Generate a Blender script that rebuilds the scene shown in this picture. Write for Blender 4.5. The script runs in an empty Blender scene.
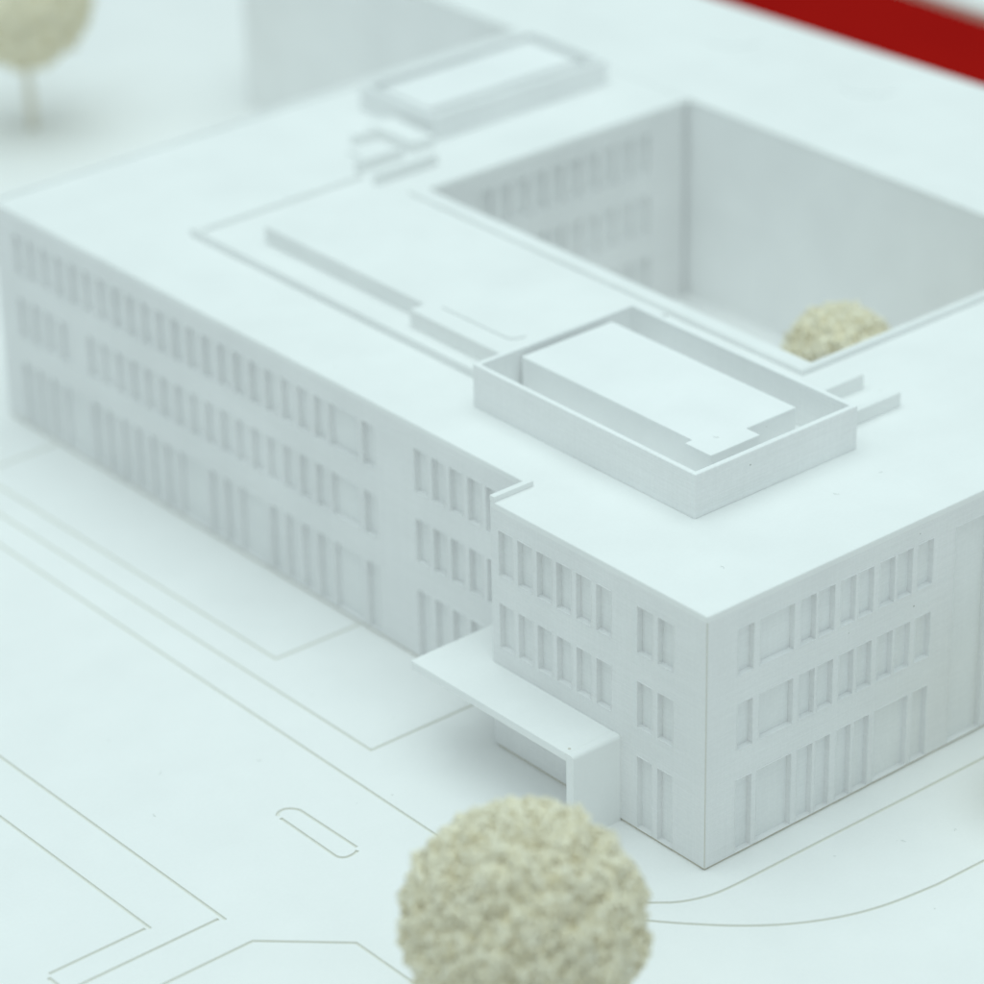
# White architectural scale model, macro photograph.  Scene units: 1 unit = 1 cm.
import bpy, bmesh, math, random
from mathutils import Vector, Matrix, noise
random.seed(7)
scene = bpy.context.scene
scene.unit_settings.system = 'METRIC'
scene.unit_settings.scale_length = 0.01

# ------------------------------------------------------------------ camera
cam_d = bpy.data.cameras.new('camera')
cam = bpy.data.objects.new('camera', cam_d)
scene.collection.objects.link(cam)
scene.camera = cam
RX = Vector((0.761968409, -0.647365775, -0.0179358993))
RY = Vector((-0.315022089, -0.346307893, -0.883646947))
RZ = Vector((0.565831447, 0.678961263, -0.467810194))
cm = Matrix((RX, -RY, -RZ)).transposed().to_4x4()
cm.translation = Vector((-41.5535817, -43.3131981, 40.5858412))
cam.matrix_world = cm
cam_d.sensor_width = 36.0
cam_d.sensor_height = 36.0
cam_d.lens = 36.0 * 3508.59 / 984.0
cam_d.clip_start = 1.0
cam_d.clip_end = 2000.0
cam_d.dof.use_dof = True
cam_d.dof.focus_distance = 72.3
cam_d.dof.aperture_fstop = 0.098

# ------------------------------------------------------------------ room light
world = bpy.data.worlds.new('World')
scene.world = world
world.use_nodes = True
bg = world.node_tree.nodes['Background']
bg.inputs[0].default_value = (0.80, 0.98, 0.995, 1)
bg.inputs[1].default_value = 0.57

def area_light(name, loc, target, size, energy, color):
    d = bpy.data.lights.new(name, 'AREA')
    d.shape = 'RECTANGLE'
    d.size, d.size_y = size
    d.energy = energy
    d.color = color
    o = bpy.data.objects.new(name, d)
    scene.collection.objects.link(o)
    o.location = loc
    o.rotation_euler = (Vector(target) - Vector(loc)).to_track_quat('-Z', 'Y').to_euler()
    return o
area_light('ceiling_softbox', (5, 15, 170), (8, 8, 0), (190, 190), 187000, (0.835, 0.99, 0.985))
area_light('front_softbox', (-95, -105, 130), (8, 8, 0), (150, 110), 20000, (0.82, 0.98, 1.0))

vs = scene.view_settings
scene.display_settings.display_device = 'sRGB'
vs.view_transform = 'Standard'
vs.look = 'None'
vs.exposure = -0.055
vs.gamma = 1.0
vs.use_curve_mapping = False
scene.render.engine = 'CYCLES'
scene.cycles.max_bounces = 16
scene.cycles.diffuse_bounces = 12

# ------------------------------------------------------------------ materials
def new_mat(name, base, rough=0.6, spec=0.3):
    m = bpy.data.materials.new(name)
    m.use_nodes = True
    nt = m.node_tree
    b = nt.nodes['Principled BSDF']
    b.inputs['Base Color'].default_value = (*base, 1)
    b.inputs['Roughness'].default_value = rough
    b.inputs['Specular IOR Level'].default_value = spec
    return m, nt, b

def ramp(nt, fac, stops):
    r = nt.nodes.new('ShaderNodeValToRGB')
    while len(r.color_ramp.elements) < len(stops):
        r.color_ramp.elements.new(0.5)
    for e, (p, c) in zip(r.color_ramp.elements, stops):
        e.position = p
        e.color = (*c, 1)
    nt.links.new(fac, r.inputs[0])
    return r.outputs[0]

def white_mat(name, base=(0.80, 0.80, 0.80), layers=0.0, grain=0.25, specks=True, stain=0.03, rough=0.55):
    """matt white polystyrene: fine grain, faint layer lines, soft dirt, single dust specks"""
    m, nt, b = new_mat(name, base, rough, 0.28)
    N, L = nt.nodes, nt.links
    geo = N.new('ShaderNodeNewGeometry')
    n1 = N.new('ShaderNodeTexNoise')
    n1.inputs['Scale'].default_value = 0.55
    n1.inputs['Detail'].default_value = 5
    L.new(geo.outputs['Position'], n1.inputs['Vector'])
    d = tuple(c * (1 - stain) for c in base)
    l = tuple(min(1, c * (1 + stain * 0.6)) for c in base)
    col = ramp(nt, n1.outputs['Fac'], [(0.3, d), (0.7, l)])
    # fine surface mottling and streaks of the cut sheet
    def overlay(col, vec, scale, lo, hi):
        f = N.new('ShaderNodeTexNoise')
        f.inputs['Scale'].default_value = scale
        f.inputs['Detail'].default_value = 2
        L.new(vec, f.inputs['Vector'])
        r_ = ramp(nt, f.outputs['Fac'], [(0.35, (lo,)*3), (0.65, (hi,)*3)])
        m_ = N.new('ShaderNodeMixRGB'); m_.blend_type = 'MULTIPLY'
        m_.inputs[0].default_value = 1
        L.new(col, m_.inputs[1]); L.new(r_, m_.inputs[2])
        return m_.outputs[0]
    col = overlay(col, geo.outputs['Position'], 13, 0.975 if layers else 0.988, 1.0)
    if layers:
        ms = N.new('ShaderNodeMapping')
        ms.inputs['Scale'].default_value = (0.5, 0.5, 22)
        L.new(geo.outputs['Position'], ms.inputs['Vector'])
        col = overlay(col, ms.outputs[0], 1.0, 0.975, 1.0)
        ms = N.new('ShaderNodeMapping')
        ms.inputs['Scale'].default_value = (18, 18, 0.5)
        L.new(geo.outputs['Position'], ms.inputs['Vector'])
        col = overlay(col, ms.outputs[0], 1.0, 0.984, 1.0)
    if specks:
        v = N.new('ShaderNodeTexVoronoi')
        v.inputs['Scale'].default_value = 1.15
        v.inputs['Randomness'].default_value = 1.0
        L.new(geo.outputs['Position'], v.inputs['Vector'])
        c1 = ramp(nt, v.outputs['Distance'], [(0.018, (1, 1, 1)), (0.03, (0, 0, 0))])
        n2 = N.new('ShaderNodeTexNoise')
        n2.inputs['Scale'].default_value = 0.9
        L.new(geo.outputs['Position'], n2.inputs['Vector'])
        c2 = ramp(nt, n2.outputs['Fac'], [(0.5, (0, 0, 0)), (0.56, (0.75, 0.75, 0.75))])
        mu = N.new('ShaderNodeMath'); mu.operation = 'MULTIPLY'
        L.new(c1, mu.inputs[0]); L.new(c2, mu.inputs[1])
        mx = N.new('ShaderNodeMixRGB')
        L.new(mu.outputs[0], mx.inputs[0])
        L.new(col, mx.inputs[1])
        mx.inputs[2].default_value = (0.30, 0.29, 0.26, 1)
        col = mx.outputs[0]
    L.new(col, b.inputs['Base Color'])
    ng = N.new('ShaderNodeTexNoise')
    ng.inputs['Scale'].default_value = 26
    ng.inputs['Detail'].default_value = 3
    L.new(geo.outputs['Position'], ng.inputs['Vector'])
    bump = N.new('ShaderNodeBump')
    bump.inputs['Strength'].default_value = grain
    bump.inputs['Distance'].default_value = 0.006
    L.new(ng.outputs['Fac'], bump.inputs['Height'])
    last = bump
    if layers:
        mp = N.new('ShaderNodeMapping')
        mp.inputs['Scale'].default_value = (0.25, 0.25, 34)
        L.new(geo.outputs['Position'], mp.inputs['Vector'])
        nl = N.new('ShaderNodeTexNoise')
        nl.inputs['Scale'].default_value = 1.0
        nl.inputs['Detail'].default_value = 2
        L.new(mp.outputs[0], nl.inputs['Vector'])
        b2 = N.new('ShaderNodeBump')
        b2.inputs['Strength'].default_value = layers
        b2.inputs['Distance'].default_value = 0.012
        L.new(nl.outputs['Fac'], b2.inputs['Height'])
        L.new(bump.outputs[0], b2.inputs['Normal'])
        last = b2
    L.new(last.outputs[0], b.inputs['Normal'])
    return m

M_ROOF = white_mat('white_sheet_roof', (0.88, 0.88, 0.875))
M_WALL = white_mat('white_printed_wall', (0.865, 0.86, 0.862), layers=0.95, grain=0.6, stain=0.035)
M_PLAIN = white_mat('white_plain_wall', (0.905, 0.905, 0.905), grain=0.3, stain=0.035)
M_PANE = white_mat('white_recessed_pane', (0.87, 0.87, 0.87), layers=0.25, grain=0.4, specks=False)
M_BLOCK = white_mat('white_plant_block', (0.895, 0.895, 0.895))
M_PENT = white_mat('white_printed_parapet', (0.92, 0.92, 0.92), layers=0.8, grain=0.3)
M_BOARD = white_mat('white_baseboard', (0.885, 0.88, 0.875), grain=0.2, stain=0.02)
M_BEIGE, _nt, _b = new_mat('laser_browned_edge', (0.60, 0.56, 0.47), 0.8, 0.1)
M_EDGE, _nt, _b = new_mat('beige_board_edge', (0.80, 0.77, 0.64), 0.8, 0.1)
M_GROOVE, _nt, _b = new_mat('engraved_groove', (0.81, 0.80, 0.755), 0.85, 0.1)
M_SEAM, _nt, _b = new_mat('glued_seam', (0.66, 0.63, 0.57), 0.8, 0.1)
M_STICK, _nt, _b = new_mat('pale_wood_stick', (0.78, 0.73, 0.63), 0.8, 0.15)
M_FIBRE, _nt, _b = new_mat('dust_fibre', (0.5, 0.5, 0.47), 0.9, 0.1)

def red_mat():
    m, nt, b = new_mat('red_tabletop', (0.30, 0.006, 0.005), 1.0, 0.0)
    n = nt.nodes.new('ShaderNodeTexNoise')
    n.inputs['Scale'].default_value = 0.25
    g = nt.nodes.new('ShaderNodeNewGeometry')
    nt.links.new(g.outputs['Position'], n.inputs['Vector'])
    c = ramp(nt, n.outputs['Fac'], [(0.3, (0.325, 0.0068, 0.0058)), (0.7, (0.355, 0.008, 0.006))])
    nt.links.new(c, b.inputs['Base Color'])
    return m
M_RED = red_mat()

def foam_mat():
    m, nt, b = new_mat('cream_foam_flock', (0.66, 0.62, 0.40), 0.95, 0.05)
    N, L = nt.nodes, nt.links
    tc = N.new('ShaderNodeTexCoord')
    n = N.new('ShaderNodeTexNoise')
    n.inputs['Scale'].default_value = 4.0
    n.inputs['Detail'].default_value = 6
    n.inputs['Roughness'].default_value = 0.7
    L.new(tc.outputs['Object'], n.inputs['Vector'])
    c = ramp(nt, n.outputs['Fac'], [(0.30, (0.72, 0.61, 0.36)), (0.43, (0.91, 0.85, 0.67)), (0.7, (0.97, 0.935, 0.81))])
    L.new(c, b.inputs['Base Color'])
    n2 = N.new('ShaderNodeTexNoise')
    n2.inputs['Scale'].default_value = 22
    n2.inputs['Detail'].default_value = 4
    L.new(tc.outputs['Object'], n2.inputs['Vector'])
    bp = N.new('ShaderNodeBump')
    bp.inputs['Strength'].default_value = 0.8
    bp.inputs['Distance'].default_value = 0.03
    L.new(n2.outputs['Fac'], bp.inputs['Height'])
    L.new(bp.outputs[0], b.inputs['Normal'])
    return m
M_FOAM = foam_mat()

# ------------------------------------------------------------------ helpers
COL = scene.collection
def mesh_obj(name, me, mat, parent=None, loc=(0, 0, 0), rot=None):
    if mat is not None and not me.materials:
        me.materials.append(mat)
    o = bpy.data.objects.new(name, me)
    COL.objects.link(o)
    if rot is not None:
        m = rot.to_4x4(); m.translation = Vector(loc)
        o.matrix_basis = m
    else:
        o.location = loc
    if parent is not None:
        o.parent = parent
    return o

def bm_mesh(bm, name='mesh', smooth=False):
    bmesh.ops.recalc_face_normals(bm, faces=bm.faces)
    me = bpy.data.meshes.new(name)
    bm.to_mesh(me); bm.free()
    if smooth:
        for p in me.polygons: p.use_smooth = True
    return me

def empty(name, loc, label, cat, group=None):
    o = bpy.data.objects.new(name, None)
    o.empty_display_size = 0.5
    COL.objects.link(o)
    o.location = loc
    o['label'] = label; o['category'] = cat
    if group: o['group'] = group
    return o

def box_into(bm, x0, y0, z0, x1, y1, z1):
    vs_ = [bm.verts.new(p) for p in ((x0,y0,z0),(x1,y0,z0),(x1,y1,z0),(x0,y1,z0),(x0,y0,z1),(x1,y0,z1),(x1,y1,z1),(x0,y1,z1))]
    for f in ((3,2,1,0),(4,5,6,7),(0,1,5,4),(1,2,6,5),(2,3,7,6),(3,0,4,7)):
        bm.faces.new([vs_[i] for i in f])

def bevel_bm(bm, w, seg=2, skip=None):
    es = [e for e in bm.edges if len(e.link_faces) == 2 and e.calc_face_angle(0) > 0.6
          and not (skip and skip(e.verts[0].co) and skip(e.verts[1].co))]
    bmesh.ops.bevel(bm, geom=es, offset=w, segments=seg, profile=0.6, affect='EDGES', clamp_overlap=True)

def box(name, x0, y0, z0, x1, y1, z1, mat, parent=None, bev=0.012):
    """origin at the foot of the box; world coordinates given"""
    cx, cy = (x0+x1)/2, (y0+y1)/2
    bm = bmesh.new()
    box_into(bm, x0-cx, y0-cy, 0, x1-cx, y1-cy, z1-z0)
    bmesh.ops.recalc_face_normals(bm, faces=bm.faces)
    if bev: bevel_bm(bm, bev)
    me = bm_mesh(bm, name)
    off = Vector((cx, cy, z0)) - (parent.matrix_basis.translation if parent else Vector())
    return mesh_obj(name, me, mat, parent, off)

def cells(us, vs_, inside, d0, d1, holes_bev=0.0, skip=None):
    """solid sheet made of the grid cells that are inside, extruded in w from d0 to d1"""
    us = sorted(set(round(u, 5) for u in us)); vs_ = sorted(set(round(v, 5) for v in vs_))
    bm = bmesh.new()
    cache = {}
    def V(i, j):
        if (i, j) not in cache: cache[(i, j)] = bm.verts.new((us[i], vs_[j], d0))
        return cache[(i, j)]
    for i in range(len(us)-1):
        for j in range(len(vs_)-1):
            if inside((us[i]+us[i+1])/2, (vs_[j]+vs_[j+1])/2):
                bm.faces.new((V(i,j), V(i+1,j), V(i+1,j+1), V(i,j+1)))
    r = bmesh.ops.extrude_face_region(bm, geom=bm.faces[:])
    # extrude leaves the original faces only when they are kept explicitly
    top = [g for g in r['geom'] if isinstance(g, bmesh.types.BMVert)]
    for v in top: v.co.z = d1
    # rebuild bottom faces if missing
    nb = sum(1 for f in bm.faces if all(abs(v.co.z-d0) < 1e-6 for v in f.verts))
    if nb == 0:
        for i in range(len(us)-1):
            for j in range(len(vs_)-1):
                if inside((us[i]+us[i+1])/2, (vs_[j]+vs_[j+1])/2):
                    bm.faces.new((V(i,j), V(i+1,j), V(i+1,j+1), V(i,j+1)))
    bmesh.ops.recalc_face_normals(bm, faces=bm.faces)
    if holes_bev: bevel_bm(bm, holes_bev, 1, skip)
    return bm

# wall frames: u along the wall, v up, w into the wall
F_X = Matrix(((0, 0, 1), (1, 0, 0), (0, 1, 0)))      # face looks to -X : u=+Y v=+Z w=+X
F_Y = Matrix(((-1, 0, 0), (0, 0, 1), (0, 1, 0)))     # face looks to -Y : u=-X v=+Z w=+Y
WALL_T = 0.16

pane_cache = {}
def window_meshes(w, h):
    key = (round(w, 3), round(h, 3))
    if key in pane_cache: return pane_cache[key]
    # thin burr the cutter left around the opening (raised), pane sheet at the bottom of the recess
    o_, i_ = -0.015, 0.001
    bm = cells([o_, i_, w-i_, w-o_], [o_, i_, h-i_, h-o_], lambda u, v: not (i_ < u < w-i_ and i_ < v < h-i_), -0.012, 0.004, 0.004)
    ring = bm_mesh(bm, 'window')
    bm = bmesh.new()
    box_into(bm, 0.001, 0.001, 0.135, w-0.001, h-0.001, WALL_T-0.001)
    pane = bm_mesh(bm, 'pane')
    ring.materials.append(M_WALL); pane.materials.append(M_PANE)
    pane_cache[key] = (ring, pane)
    return ring, pane

def facade(parent, frame, origin, u0, u1, z0, z1, rects, mat=None):
    """rects in world terms: (a0,a1,z0,z1) along the wall; frame chooses the axis"""
    P0 = parent.matrix_basis.translation
    sgn = 1 if frame is F_X else -1
    def U(a): return sgn * a
    holes = []
    for a0, a1, h0, h1 in rects:
        p, q = sorted((U(a0), U(a1)))
        holes.append((p, q, h0, h1))
    ua, ub = sorted((U(u0), U(u1)))
    us = [ua, ub]; vv = [z0, z1]
    for h in holes: us += [h[0], h[1]]; vv += [h[2], h[3]]
    def inside(u, v):
        return not any(h[0] < u < h[1] and h[2] < v < h[3] for h in holes)
    bm = cells(us, vv, inside, 0, WALL_T, 0.010, lambda c: c.y > z1-0.001 or c.z > 0.01)
    me = bm_mesh(bm, 'wall')
    # origin at the wall's foot
    base = frame @ Vector((0, 0, 0))
    off = Vector(origin) - P0
    w = mesh_obj('wall', me, mat or M_WALL, parent, off, frame)
    for h in holes:
        ring, pane = window_meshes(h[1]-h[0], h[3]-h[2])
        pos = off + frame @ Vector((h[0], h[2], 0))
        r = mesh_obj('window', ring, None, parent, pos, frame)
        p = mesh_obj('pane', pane, None, r)
    return w

# ------------------------------------------------------------------ setting: boards and table
def tabletop():
    bm = bmesh.new()
    box_into(bm, -150, -150, -1.2, 350, 350, 0)
    o = mesh_obj('red_tabletop', bm_mesh(bm), M_RED, None, (0, 0, -0.32))
    o['kind'] = 'structure'
tabletop()

GW = 0.08
def ribbon(bm, pts, w=GW, z0=-0.045, z1=0.012):
    pts = [Vector((p[0], p[1])) for p in pts]
    L, R = [], []
    for i, p in enumerate(pts):
        if i == 0: t = (pts[1]-p).normalized(); n = Vector((-t.y, t.x)); k = 1
        elif i == len(pts)-1: t = (p-pts[i-1]).normalized(); n = Vector((-t.y, t.x)); k = 1
        else:
            a = (p-pts[i-1]).normalized(); b = (pts[i+1]-p).normalized()
            t = (a+b).normalized(); n = Vector((-t.y, t.x))
            k = 1/max(0.4, n.dot(Vector((-a.y, a.x))))
        L.append(p+n*w/2*k); R.append(p-n*w/2*k)
    n = len(pts)
    rows = []
    for i in range(n):
        # slight V section: narrow floor
        c = (L[i]+R[i])/2
        li, ri = c+(L[i]-c)*0.8, c+(R[i]-c)*0.8
        up = (z1/abs(z0))*0.3
        lo, ro = c+(L[i]-c)*(1+up), c+(R[i]-c)*(1+up)
        rows.append([bm.verts.new((*ri, z0)), bm.verts.new((*li, z0)), bm.verts.new((*lo, z1)), bm.verts.new((*ro, z1))])
    for i in range(n-1):
        a, b = rows[i], rows[i+1]
        for k in range(4):
            bm.faces.new((a[k], a[(k+1) % 4], b[(k+1) % 4], b[k]))
    bm.faces.new(rows[0][::-1]); bm.faces.new(rows[-1])

def smooth_path(pts, sub=6):
    out = []
    P = [Vector((p[0], p[1])) for p in pts]
    for i in range(len(P)-1):
        p0 = P[max(i-1, 0)]; p1 = P[i]; p2 = P[i+1]; p3 = P[min(i+2, len(P)-1)]
        for s in range(sub):
            t = s/sub
            out.append(0.5*((2*p1)+(p2-p0)*t+(2*p0-5*p1+4*p2-p3)*t*t+(3*p1-p0-3*p2+p3)*t**3))
    out.append(P[-1])
    return out

GROOVES = [
    [(-1.42, 60), (-1.36, 12.72), (1.03, 12.68)],
    [(-1.34, 25.03), (1.03, 25.05)],
    [(-2.16, 60), (-2.18, 8.22), (1.03, 8.18)],
    [(-3.02, 60), (-3.04, 21.5), (-3.15, 13.95), (-3.24, 4.8), (-3.25, 2.6)] + smooth_path([(-3.25, 2.6), (-3.05, 1.6), (-2.45, 0.7), (-1.53, -0.14), (-1.11, -0.47), (-0.56, -0.69), (0.01, -0.77), (0.99, -0.79)])[1:] + [(1.65, -0.795), (3.18, -0.81), (5.05, -0.84), (7.47, -0.86), (30, -0.95)],
    smooth_path([(-3.0, 0.6), (-1.97, -0.62), (-1.54, -1.12), (-0.84, -1.84), (-0.04, -2.48), (0.94, -3.01), (1.97, -3.33), (3.24, -3.51)]) + [(4.57, -3.55), (30, -3.7)],
    [(-8.28, 60), (-8.36, 5.17)], [(-8.45, 5.29), (-22, 5.29)],
    [(-9.6, 60), (-9.67, 5.93)], [(-9.75, 6.0), (-12.07, 6.0)], [(-12.15, 5.9), (-12.15, 5.45)],
    [(-20, 4.21), (-8.39, 4.21), (-6.9, 2.79), (-6.9, -14)],
    smooth_path([(-5.27, 7.5), (-5.17, 7.6), (-5.0, 7.62), (-4.86, 7.52), (-4.78, 7.38)]) + [(-4.76, 5.46)],
    smooth_path([(-4.82, 5.36), (-4.95, 5.31), (-5.12, 5.31), (-5.24, 5.38), (-5.29, 5.5)]) + [(-5.27, 7.40)],
]
def baseboard():
    bm = bmesh.new()
    box_into(bm, -75, -75, -0.3, 33.5, 110, 0)
    me = bm_mesh(bm)
    me.materials.append(M_BOARD); me.materials.append(M_GROOVE); me.materials.append(M_EDGE)
    o = mesh_obj('ground', me, None)
    o['kind'] = 'structure'
    def carve(groups):
        res = None
        for grp in groups:
            cb = bmesh.new()
            for g in grp: ribbon(cb, g)
            cut = bpy.data.objects.new('cut', bm_mesh(cb)); COL.objects.link(cut)
            md = o.modifiers.new('grooves', 'BOOLEAN')
            md.operation = 'DIFFERENCE'; md.solver = 'EXACT'; md.object = cut
            bpy.context.view_layer.update()
            r = bpy.data.meshes.new_from_object(o.evaluated_get(bpy.context.evaluated_depsgraph_get()))
            o.modifiers.clear()
            bpy.data.objects.remove(cut)
            if len(r.polygons) >= 6:
                o.data = r; res = r
        return res
    n0 = len(me.polygons)
    res = carve([GROOVES])
    if res is None or len(res.polygons) <= n0:      # one sheet at a time if the joint cut fails
        o.data = me
        res = carve([[g] for g in GROOVES]) or me
    o.data = res
    for p in res.polygons:
        p.use_smooth = False
        if abs(p.center.z) < 1e-4 and p.normal.z > 0.9: p.material_index = 0
        elif p.center.z > -0.29 and abs(p.center.x) < 33.4 and -74.9 < p.center.y < 109.9 : p.material_index = 1
        elif p.center.z > -0.29 or p.normal.z < -0.5: p.material_index = 2
    return o
baseboard()
# second white board on the far side of the strip of red tabletop
def far_board():
    bm = bmesh.new()
    vv = [(40.75, 110), (42.25, -20), (140, -20), (140, 110)]
    lo = [bm.verts.new((x, y, -0.3)) for x, y in vv]; hi = [bm.verts.new((x, y, 0)) for x, y in vv]
    bm.faces.new(hi); bm.faces.new(lo[::-1])
    for i in range(4): bm.faces.new((lo[i], lo[(i+1) % 4], hi[(i+1) % 4], hi[i]))
    bmesh.ops.recalc_face_normals(bm, faces=bm.faces)
    me = bm_mesh(bm); me.materials.append(M_BOARD); me.materials.append(M_EDGE)
    for p in me.polygons:
        if abs(p.normal.z) < 0.5: p.material_index = 1
    for v in me.vertices: v.co -= Vector((40.75, -20, 0))
    o = mesh_obj('neighbouring_board', me, None, None, (40.75, -20, 0))
    o['label'] = 'second white board with beige edge beyond the red strip at top right'
    o['category'] = 'board'
far_board()

# ------------------------------------------------------------------ main building
H = 6.0
XF = 1.08
RZ0, RZ1 = 5.86, 6.0
bld = empty('model_building', (0, 0, 0), 'white three storey model building with courtyard, rows of recessed windows and stepped corner block', 'model building')
ROWS = [(4.31, 5.40), (2.545, 3.64), (0.08, 1.83)]
def rnd(lst): return lst
def row_windows(starts, z, gap_after=(), w=0.44, wide=1.03):
    """starts are the +Y edges, going down in Y"""
    out = []
    for s in starts:
        ww = wide if any(abs(s-g) < 0.05 for g in gap_after) else w
        out.append((s-ww, s, z[0], z[1]))
    return out
P_ = 0.6155
s1 = [26.42 - P_*i for i in range(22)]            # 26.42 .. 13.49
s1[-1] = 13.56
r1 = row_windows(s1 + [12.36, 10.50, 9.89, 9.28, 8.66, 8.05, 7.43], ROWS[0], gap_after=(13.56,))
a2 = [26.42, 25.81, 25.20, 24.58] + [23.37 - P_*i for i in range(17)]
a2[-1] = 13.56
r2 = row_windows(a2 + [12.36, 10.50, 9.89, 9.28, 8.66, 8.05, 7.43], ROWS[1], gap_after=(13.56,))
a3 = [26.42, 25.81, 25.20, 24.58, 23.35, 22.74, 22.12, 21.51, 20.89, 20.28, 19.68, 18.45, 17.83, 17.22, 16.02, 15.41, 14.79, 14.18, 13.56]
r3 = row_windows(a3 + [12.36, 10.50, 9.89, 9.28, 8.66, 8.05, 7.43], ROWS[2], gap_after=(24.58, 19.68, 17.22, 13.56))
facade(bld, F_X, (XF, 0, 0), 6.78, 27.3, 0.05, RZ0, r1 + r2 + r3)

fs = [6.36, 5.745, 5.13, 4.515, 3.90, 3.28, 2.035, 1.42]
rects = [(s-0.45, s, ROWS[0][0], ROWS[0][1]) for s in fs] + [(s-0.45, s, ROWS[1][0], ROWS[1][1]) for s in fs] + [(s-0.44, s, ROWS[2][0], ROWS[2][1]) for s in fs[-2:]]
facade(bld, F_X, (0, 0, 0), 0.022, 6.63, 0.05, RZ0, rects)
rx = [(0.865, 1.295), (1.49, 2.435), (2.625, 3.05), (3.145, 3.59), (3.775, 4.195), (4.30, 4.725), (4.91, 5.345), (5.44, 5.875), (6.05, 6.495)]
rx3 = [(0.855, 1.295), (1.455, 2.44), (2.62, 3.05), (3.155, 3.565), (3.77, 4.18), (4.28, 4.72), (4.895, 5.89), (6.04, 6.49)]
rects = [(a, b, *ROWS[0]) for a, b in rx] + [(a, b, *ROWS[1]) for a, b in rx] + [(a, b, *ROWS[2]) for a, b in rx3] + [(7.19, 8.22, 0.08, 5.40), (8.95, 9.98, 0.08, 5.40)]
facade(bld, F_Y, (0, 0, 0), 0.022, 18.6, 0.05, RZ0, rects)
# courtyard facades
cx0, cx1, cy0, cy1 = 9.45, 18.65, 6.60, 20.42
cw = [11.35 + 0.605*i for i in range(10)]
rects = [(c, c+0.43, z0, z1) for z0, z1 in ROWS for c in cw]
facade(bld, F_Y, (0, cy1, 0), cx0, cx1-0.12, 0.05, RZ0, rects)
# return wall between block and long wing, and back wall
box('wall', 0.165, 6.62-0.1, 0.05, XF+0.12, 6.63, RZ0, M_WALL, bld, 0)
# plinth strips set back behind the sheets (browned glue line)
box('plinth', 0.03, 0.03, 0.0, 18.6, 6.5, 0.06, M_BEIGE, bld, 0)
box('plinth', XF+0.03, 6.5, 0.0, 9.4, 27.2, 0.06, M_BEIGE, bld, 0)
box('plinth', 9.4, cy1+0.03, 0.0, 18.6, 27.2, 0.06, M_BEIGE, bld, 0)
# solid body behind the sheets
def body():
    def inside(x, y):
        if x < XF+WALL_T and y > 6.5: return False
        if cx0 < x < cx1 and cy0 < y < cy1+WALL_T: return False
        return True
    us = [0.161, XF+WALL_T, cx0, 18.62]; vv = [0.161, 6.515, cy0, cy1+WALL_T, 27.26]
    bm = cells(us, vv, lambda x, y: inside(x, y) and not (cx0 < x and cy0 < y < cy1+WALL_T), 0.061, RZ0-0.002)
    mesh_obj('inner_body', bm_mesh(bm), M_WALL, bld)
body()
# corner seam between the two facade sheets
box('corner_seam', 0.008, 0.008, 0.05, 0.16, 0.16, RZ0, M_SEAM, bld, 0)
# roof sheet
def roof():
    us = [0, XF, cx0, 18.64]; vv = [0, cy0, 6.635, cy1, 27.3]
    def inside(x, y):
        if x < XF and y > 6.635: return False
        if x > cx0 and cy0 < y < cy1: return False
        return True
    bm = cells(us, vv, inside, RZ0, RZ1, 0.016, lambda c: c.z < RZ0+0.001)
    mesh_obj('roof', bm_mesh(bm), M_ROOF, bld)
roof()
box('courtyard_floor', cx0, cy0, 0.0, cx1-0.002, cy1+0.002, 0.30, M_BOARD, bld, 0)
# low parapets on the roof
box('parapet', 0.0, 6.49, H, 1.10, 6.635, H+0.13, M_ROOF, bld)                # lip over the return wall
def l_parapet():
    us = [9.03, cx0, 18.64]; vv = [6.44, 6.60, 20.42]
    bm = cells(us, vv, lambda x, y: x < cx0 or y < 6.60, H, H+0.14, 0.012)
    mesh_obj('parapet', bm_mesh(bm), M_ROOF, bld)
l_parapet()
box('parapet', 1.08, 27.16, H, 18.6, 27.30, H+0.09, M_ROOF, bld)
box('parapet', 3.52, 10.27, H, 3.62, 22.13, H+0.2, M_ROOF, bld)
box('parapet', 3.75, 22.05, H, 8.9, 22.15, H+0.12, M_ROOF, bld)
# raised plateau of the middle roof, with its step and a thin sheet on top
def plateau():
    us = [4.20, 4.63, 8.45]; vv = [10.27, 14.42, 20.55]
    bm = cells(us, vv, lambda x, y: x > 4.63 or y < 14.42, H, H+0.43, 0.014)
    mesh_obj('raised_roof', bm_mesh(bm), M_ROOF, bld)
    bm = bmesh.new()
    pts = [(4.78, 13.95), (4.80, 11.75)] + [(4.80+0.28*(1-math.cos(t)), 11.75-0.28*math.sin(t)) for t in (0.4, 0.8, 1.2, 1.57)] + [(5.2, 11.47), (5.2, 11.57), (4.98, 11.6), (4.9, 11.75), (4.88, 13.95)]
    lo = [bm.verts.new((x, y, 0)) for x, y in pts]; hi = [bm.verts.new((x, y, 0.055)) for x, y in pts]
    bm.faces.new(hi); bm.faces.new(lo[::-1])
    for i in range(len(pts)): bm.faces.new((lo[i], lo[(i+1) % len(pts)], hi[(i+1) % len(pts)], hi[i]))
    mesh_obj('raised_roof', bm_mesh(bm), M_ROOF, bld, (0, 0, H+0.43))
plateau()

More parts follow.
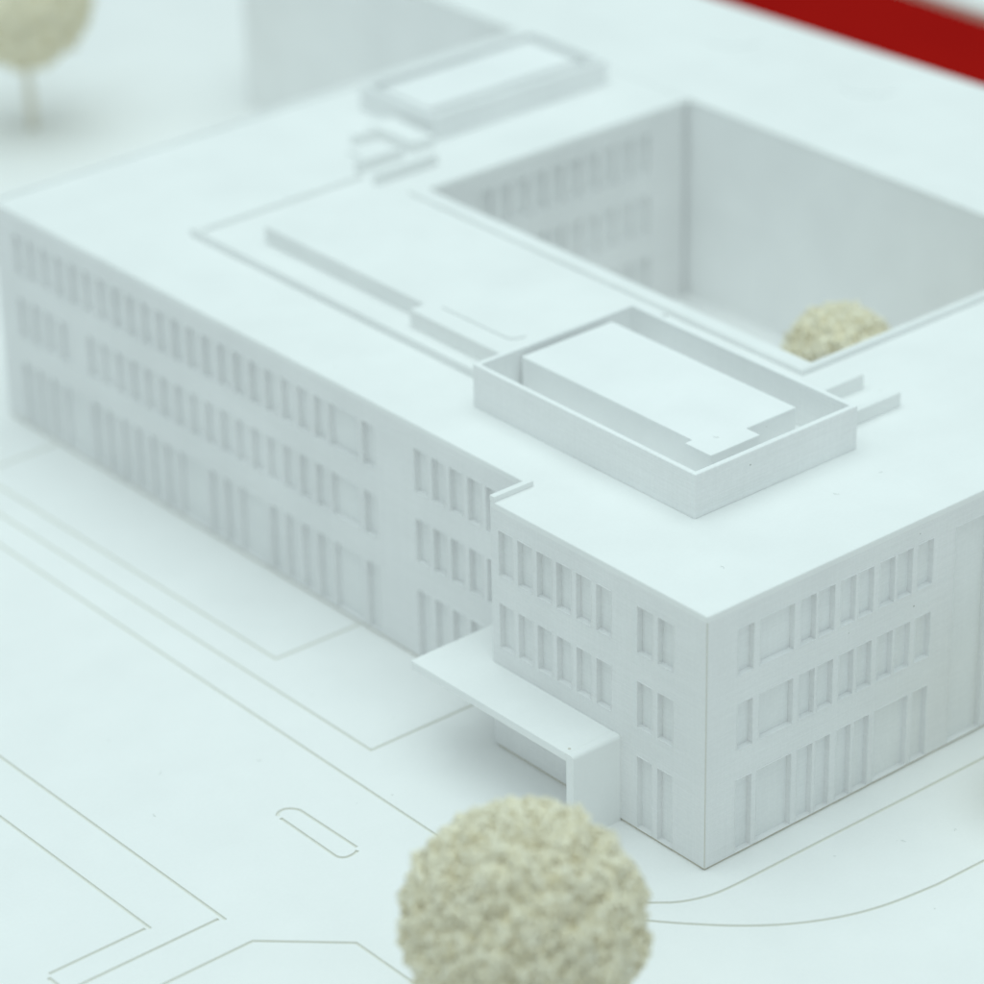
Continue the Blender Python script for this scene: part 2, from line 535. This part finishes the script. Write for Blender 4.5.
# near roof enclosure
def enclosure(name, x0, x1, y0, y1, z0, z1, t, label):
    e = empty(name, ((x0+x1)/2, (y0+y1)/2, z0), label, 'roof enclosure')
    cx, cy = (x0+x1)/2, (y0+y1)/2
    bm = cells([x0-cx, x0+t-cx, x1-t-cx, x1-cx], [y0-cy, y0+t-cy, y1-t-cy, y1-cy],
               lambda x, y: not (x0+t-cx < x < x1-t-cx and y0+t-cy < y < y1-t-cy), 0, z1-z0, 0.016)
    mesh_obj('screen_wall', bm_mesh(bm), M_PENT, e)
    return e
pe = enclosure('roof_enclosure', 2.60, 7.36, 3.12, 10.25, H, 7.04, 0.13, 'large open topped box on the near roof with a notched white block inside')
def plant_block():
    us = [3.60, 3.81, 5.03, 6.50]; vv = [3.71, 4.12, 4.50, 10.0]
    def inside(x, y):
        if x < 3.81: return y < 4.50
        if x > 5.03: return y > 4.12
        return True
    o = pe.matrix_basis.translation
    bm = cells([u-o.x for u in us], [v-o.y for v in vv], lambda x, y: inside(x+o.x, y+o.y), 0, 0.92, 0.012)
    mesh_obj('plant_block', bm_mesh(bm), M_BLOCK, pe)
    box('post', 6.35, 3.62, H, 6.50, 3.77, H+0.5, M_ROOF, pe)
plant_block()
box('side_wall', 7.362, 3.90, H, 9.53, 4.08, H+0.35, M_ROOF, bld, 0.016)
box('side_wall', 7.362, 5.08, H, 9.58, 5.26, H+0.35, M_ROOF, bld, 0.016)

# far roof enclosure and the little stair housing beside it
pe2 = enclosure('roof_enclosure', 11.8, 17.85, 22.75, 25.85, H, 6.68, 0.14, 'blurred long open box on the far roof behind the courtyard')
box('plant_block', 12.25, 23.5, H, 17.45, 25.5, H+0.56, M_BLOCK, pe2)
st = empty('stair_housing', (9.9, 22.4, H), 'small blurred stepped housing with two dark openings beside the far roof box', 'roof housing')
box('wall', 9.0, 22.40, H, 10.5, 22.55, H+0.30, M_ROOF, st)
box('wall', 10.1, 23.9, H, 11.0, 24.1, H+0.26, M_ROOF, st)
box('step', 10.85, 22.5, H, 11.6, 24.3, H+0.28, M_ROOF, st)
box('step', 9.6, 22.9, H, 10.55, 23.6, H+0.10, M_ROOF, st)
box('front_wall', 8.85, 21.45, H, 10.85, 21.62, H+0.32, M_ROOF, st)

# entrance canopy: roof slab with one end wall
def canopy():
    e = empty('entrance_canopy', (-0.65, 5.0, 0), 'flat white entrance canopy on one end wall, in front of the stepped corner block', 'canopy')
    # slab: L plan reaching both walls
    zt = 2.10
    o = e.matrix_basis.translation
    bm = cells([-1.31-o.x, -0.002-o.x, XF-0.002-o.x], [2.77-o.y, 6.632-o.y, 7.83-o.y], lambda x, y: x < -o.x or y > 6.6-o.y, zt-0.2, zt, 0.014)
    mesh_obj('canopy_slab', bm_mesh(bm), M_ROOF, e)
    # end wall with rounded outer top corner and a drilled pin hole
    bm = bmesh.new()
    R = 0.09
    prof = [(2.55, 0.0), (2.77, 0.0), (2.77, zt)] + [(2.55+R-R*math.sin(a), zt-R+R*math.cos(a)) for a in [i*math.pi/10 for i in range(6)]]
    A = [bm.verts.new((-1.31-o.x, y-o.y, z)) for y, z in prof]; B = [bm.verts.new((-0.002-o.x, y-o.y, z)) for y, z in prof]
    bm.faces.new(A); bm.faces.new(B[::-1])
    for i in range(len(prof)): bm.faces.new((A[i], A[(i+1) % len(prof)], B[(i+1) % len(prof)], B[i]))
    mesh_obj('end_wall', bm_mesh(bm), M_ROOF, e)
    bm = bmesh.new()
    bmesh.ops.create_cone(bm, cap_ends=True, segments=20, radius1=0.035, radius2=0.035, depth=0.01)
    mesh_obj('pin_hole', bm_mesh(bm), M_SEAM, e, (-1.14-o.x, 2.86-o.y, zt+0.002))
canopy()

# far wing, same height, closing the courtyard
wing = empty('far_wing', (21.7, 0, 0), 'plain windowless white wing behind the courtyard, running past the red strip', 'model building')
def far_wing():
    pts = [(18.65, 0.0), (25.95, 0.0), (23.6, 40.45), (18.65, 40.45)]
    for nm, grow, z0, z1, mt in (('wall', 0.0, 0.0, RZ0, M_PLAIN), ('roof', 0.0, RZ0, RZ1+0.012, M_ROOF)):
        bm = bmesh.new()
        q = [(x-21.7, y) for x, y in pts]
        lo = [bm.verts.new((x, y, z0)) for x, y in q]; hi = [bm.verts.new((x, y, z1)) for x, y in q]
        bm.faces.new(hi); bm.faces.new(lo[::-1])
        for i in range(4): bm.faces.new((lo[i], lo[(i+1) % 4], hi[(i+1) % 4], hi[i]))
        bmesh.ops.recalc_face_normals(bm, faces=bm.faces)
        if nm == 'roof': bevel_bm(bm, 0.02)
        mesh_obj(nm, bm_mesh(bm), mt, wing)
far_wing()
# two small curved marks left on the far roof
def arc_mark(x, y, r, a0, a1):
    bm = bmesh.new()
    n = 10; prev = None
    for i in range(n+1):
        a = math.radians(a0+(a1-a0)*i/n)
        ring = [bm.verts.new(((r+dr)*math.cos(a), (r+dr)*math.sin(a), dz)) for dr, dz in ((-.05, 0), (.05, 0), (.04, .06), (-.04, .06))]
        if prev:
            for k in range(4): bm.faces.new((prev[k], prev[(k+1) % 4], ring[(k+1) % 4], ring[k]))
        else: bm.faces.new(ring[::-1])
        prev = ring
    bm.faces.new(prev)
    mesh_obj('curved_mark', bm_mesh(bm), M_PENT, wing, (x-21.7, y, H+0.012))
arc_mark(22.7, 22.9, 0.75, 150, 290)
arc_mark(22.85, 17.8, 0.75, 150, 290)

# ------------------------------------------------------------------ foam ball trees
def chunk_meshes(n=6):
    out = []
    for k in range(n):
        bm = bmesh.new()
        bmesh.ops.create_icosphere(bm, subdivisions=1, radius=1)
        off = Vector((k*7.3, k*3.1, 0))
        for v in bm.verts:
            d = v.co.normalized()
            v.co = d*(1+1.1*noise.noise(d*1.7+off)+0.7*noise.noise(d*4.3+off))
        out.append(([v.co.copy() for v in bm.verts], [[v.index for v in f.verts] for f in bm.faces]))
        bm.free()
    return out
CH = chunk_meshes()

def foam_crown(r, nchunk, size, seed, squash=1.0, sub=5):
    rng = random.Random(seed)
    bm = bmesh.new()
    bmesh.ops.create_icosphere(bm, subdivisions=sub, radius=1)
    off = Vector((seed*3.7, seed*1.3, 0))
    def surf(d):
        lo = noise.noise(d*1.6+off)*0.045 + noise.noise(d*3.4+off)*0.03
        return r*(0.955+lo)
    def clump(d):
        n_ = noise.noise(d*(5.2 if r > 2.2 else 4.4)+off)
        m_ = noise.noise(d*10.5+off)
        return r*(0.055*n_+0.085*m_)*(1.0 if r > 2.2 else 0.55)
    for v in bm.verts:
        d = v.co.normalized()
        fine = noise.noise(d*11+off)*0.035 + noise.noise(d*23+off)*0.03
        v.co = d*(surf(d)+clump(d)+r*fine*0.5-0.03*r)
        v.co.z *= squash
    verts = [v.co.copy() for v in bm.verts]
    faces = [[v.index for v in f.verts] for f in bm.faces]
    bm.free()
    for i in range(nchunk):
        z = rng.uniform(-1, 1)
        a = rng.uniform(0, 2*math.pi)
        q = math.sqrt(max(0, 1-z*z))
        d = Vector((q*math.cos(a), q*math.sin(a), z))
        s = size*rng.uniform(0.45, 1.35)
        if rng.random() < 0.12: s *= 1.35
        c = d*(surf(d)+clump(d)+rng.uniform(-1.2, 0.9)*size)
        c.z *= squash
        cv, cf = CH[rng.randrange(len(CH))]
        rot = Matrix.Rotation(rng.uniform(0, 6.28), 3, Vector((rng.uniform(-1, 1), rng.uniform(-1, 1), rng.uniform(-1, 1))).normalized())
        sc = Vector((s*rng.uniform(.7, 1.3), s*rng.uniform(.7, 1.3), s*rng.uniform(.7, 1.3)))
        b0 = len(verts)
        for co in cv:
            verts.append(c + rot @ Vector((co.x*sc.x, co.y*sc.y, co.z*sc.z)))
        for f in cf: faces.append([b0+j for j in f])
    me = bpy.data.meshes.new('crown')
    me.from_pydata([tuple(v) for v in verts], [], faces)
    me.polygons.foreach_set('use_smooth', [True]*len(me.polygons))
    me.materials.append(M_FOAM)
    return me

def tree(x, y, zc, r, nchunk, size, seed, label, trunk_r=0.11, squash=1.0, sub=5, z0=0.0):
    t = empty('foam_ball_tree', (x, y, z0), label, 'model tree', 'foam ball trees around the model building')
    mesh_obj('crown', foam_crown(r, nchunk, size, seed, squash, sub), None, t, (0, 0, zc-z0))
    bm = bmesh.new()
    rings = []
    hgt = zc-z0-r*0.6
    for i in range(9):
        z = hgt*i/8
        rr = trunk_r*(1.15-0.25*i/8)*(1+0.06*math.sin(i*2.1+seed))
        ox, oy = 0.02*math.sin(i*0.9+seed), 0.02*math.cos(i*1.3)
        rings.append([bm.verts.new((ox+rr*math.cos(k*math.pi/6), oy+rr*math.sin(k*math.pi/6), z)) for k in range(12)])
    for a, b in zip(rings, rings[1:]):
        for k in range(12): bm.faces.new((a[k], a[(k+1) % 12], b[(k+1) % 12], b[k]))
    bm.faces.new(rings[0][::-1]); bm.faces.new(rings[-1])
    mesh_obj('trunk', bm_mesh(bm, smooth=True), M_STICK, t)
    return t
tree(-7.65, -3.27, 4.0, 2.25, 23000, 0.043, 3, 'large cream foam ball tree in the bottom foreground, nearest the camera', sub=6)
tree(13.9, 10.0, 3.5, 1.42, 3500, 0.05, 5, 'cream foam ball tree inside the courtyard, only its top showing over the roof edge', 0.09, z0=0.30)
tree(12.6, 43.5, 4.15, 2.08, 3500, 0.07, 8, 'blurred foam ball tree on a thin stick at the top left corner', 0.13)
tree(7.26, -2.92, 1.75, 1.2, 1500, 0.06, 11, 'small foam ball tree just outside the right edge, beside the corner facade', 0.09)

# ------------------------------------------------------------------ dust and fibres lying on the sheets
def fibres():
    rng = random.Random(21)
    bm = bmesh.new()
    spots = [(1.6, 1.2, H), (5.6, 1.9, H), (3.8, -1.9, 0), (4.9, -2.4, 0), (-4.2, 9.5, 0), (-1.0, 8.9, 0), (-6.2, 10.5, 0), (2.4, -1.4, 0), (4.3, 4.2, 6.92), (-7.2, 9.2, 0), (8.6, 5.9, H), (7.0, 2.0, H)]
    for (x, y, z) in spots:
        a = rng.uniform(0, 6.28); cur = rng.uniform(-2.5, 2.5); n = 7; L = rng.uniform(0.06, 0.2); w = 0.0026
        px_, py_ = x, y; prev = None
        for i in range(n):
            nx, ny = -math.sin(a), math.cos(a)
            zz = z+0.006+0.012*math.sin(i/(n-1)*3.14)
            ring = [bm.verts.new((px_+nx*w, py_+ny*w, zz)), bm.verts.new((px_-nx*w, py_-ny*w, zz)), bm.verts.new((px_, py_, zz+2*w))]
            if prev:
                for k in range(3): bm.faces.new((prev[k], prev[(k+1) % 3], ring[(k+1) % 3], ring[k]))
            prev = ring
            px_ += math.cos(a)*L/n; py_ += math.sin(a)*L/n; a += cur/n*1.6
    o = mesh_obj('dust_fibres', bm_mesh(bm), M_FIBRE)
    o['kind'] = 'stuff'
    o['label'] = 'tiny grey dust fibres lying on the white roofs and baseboard'
    o['category'] = 'dust'
fibres()
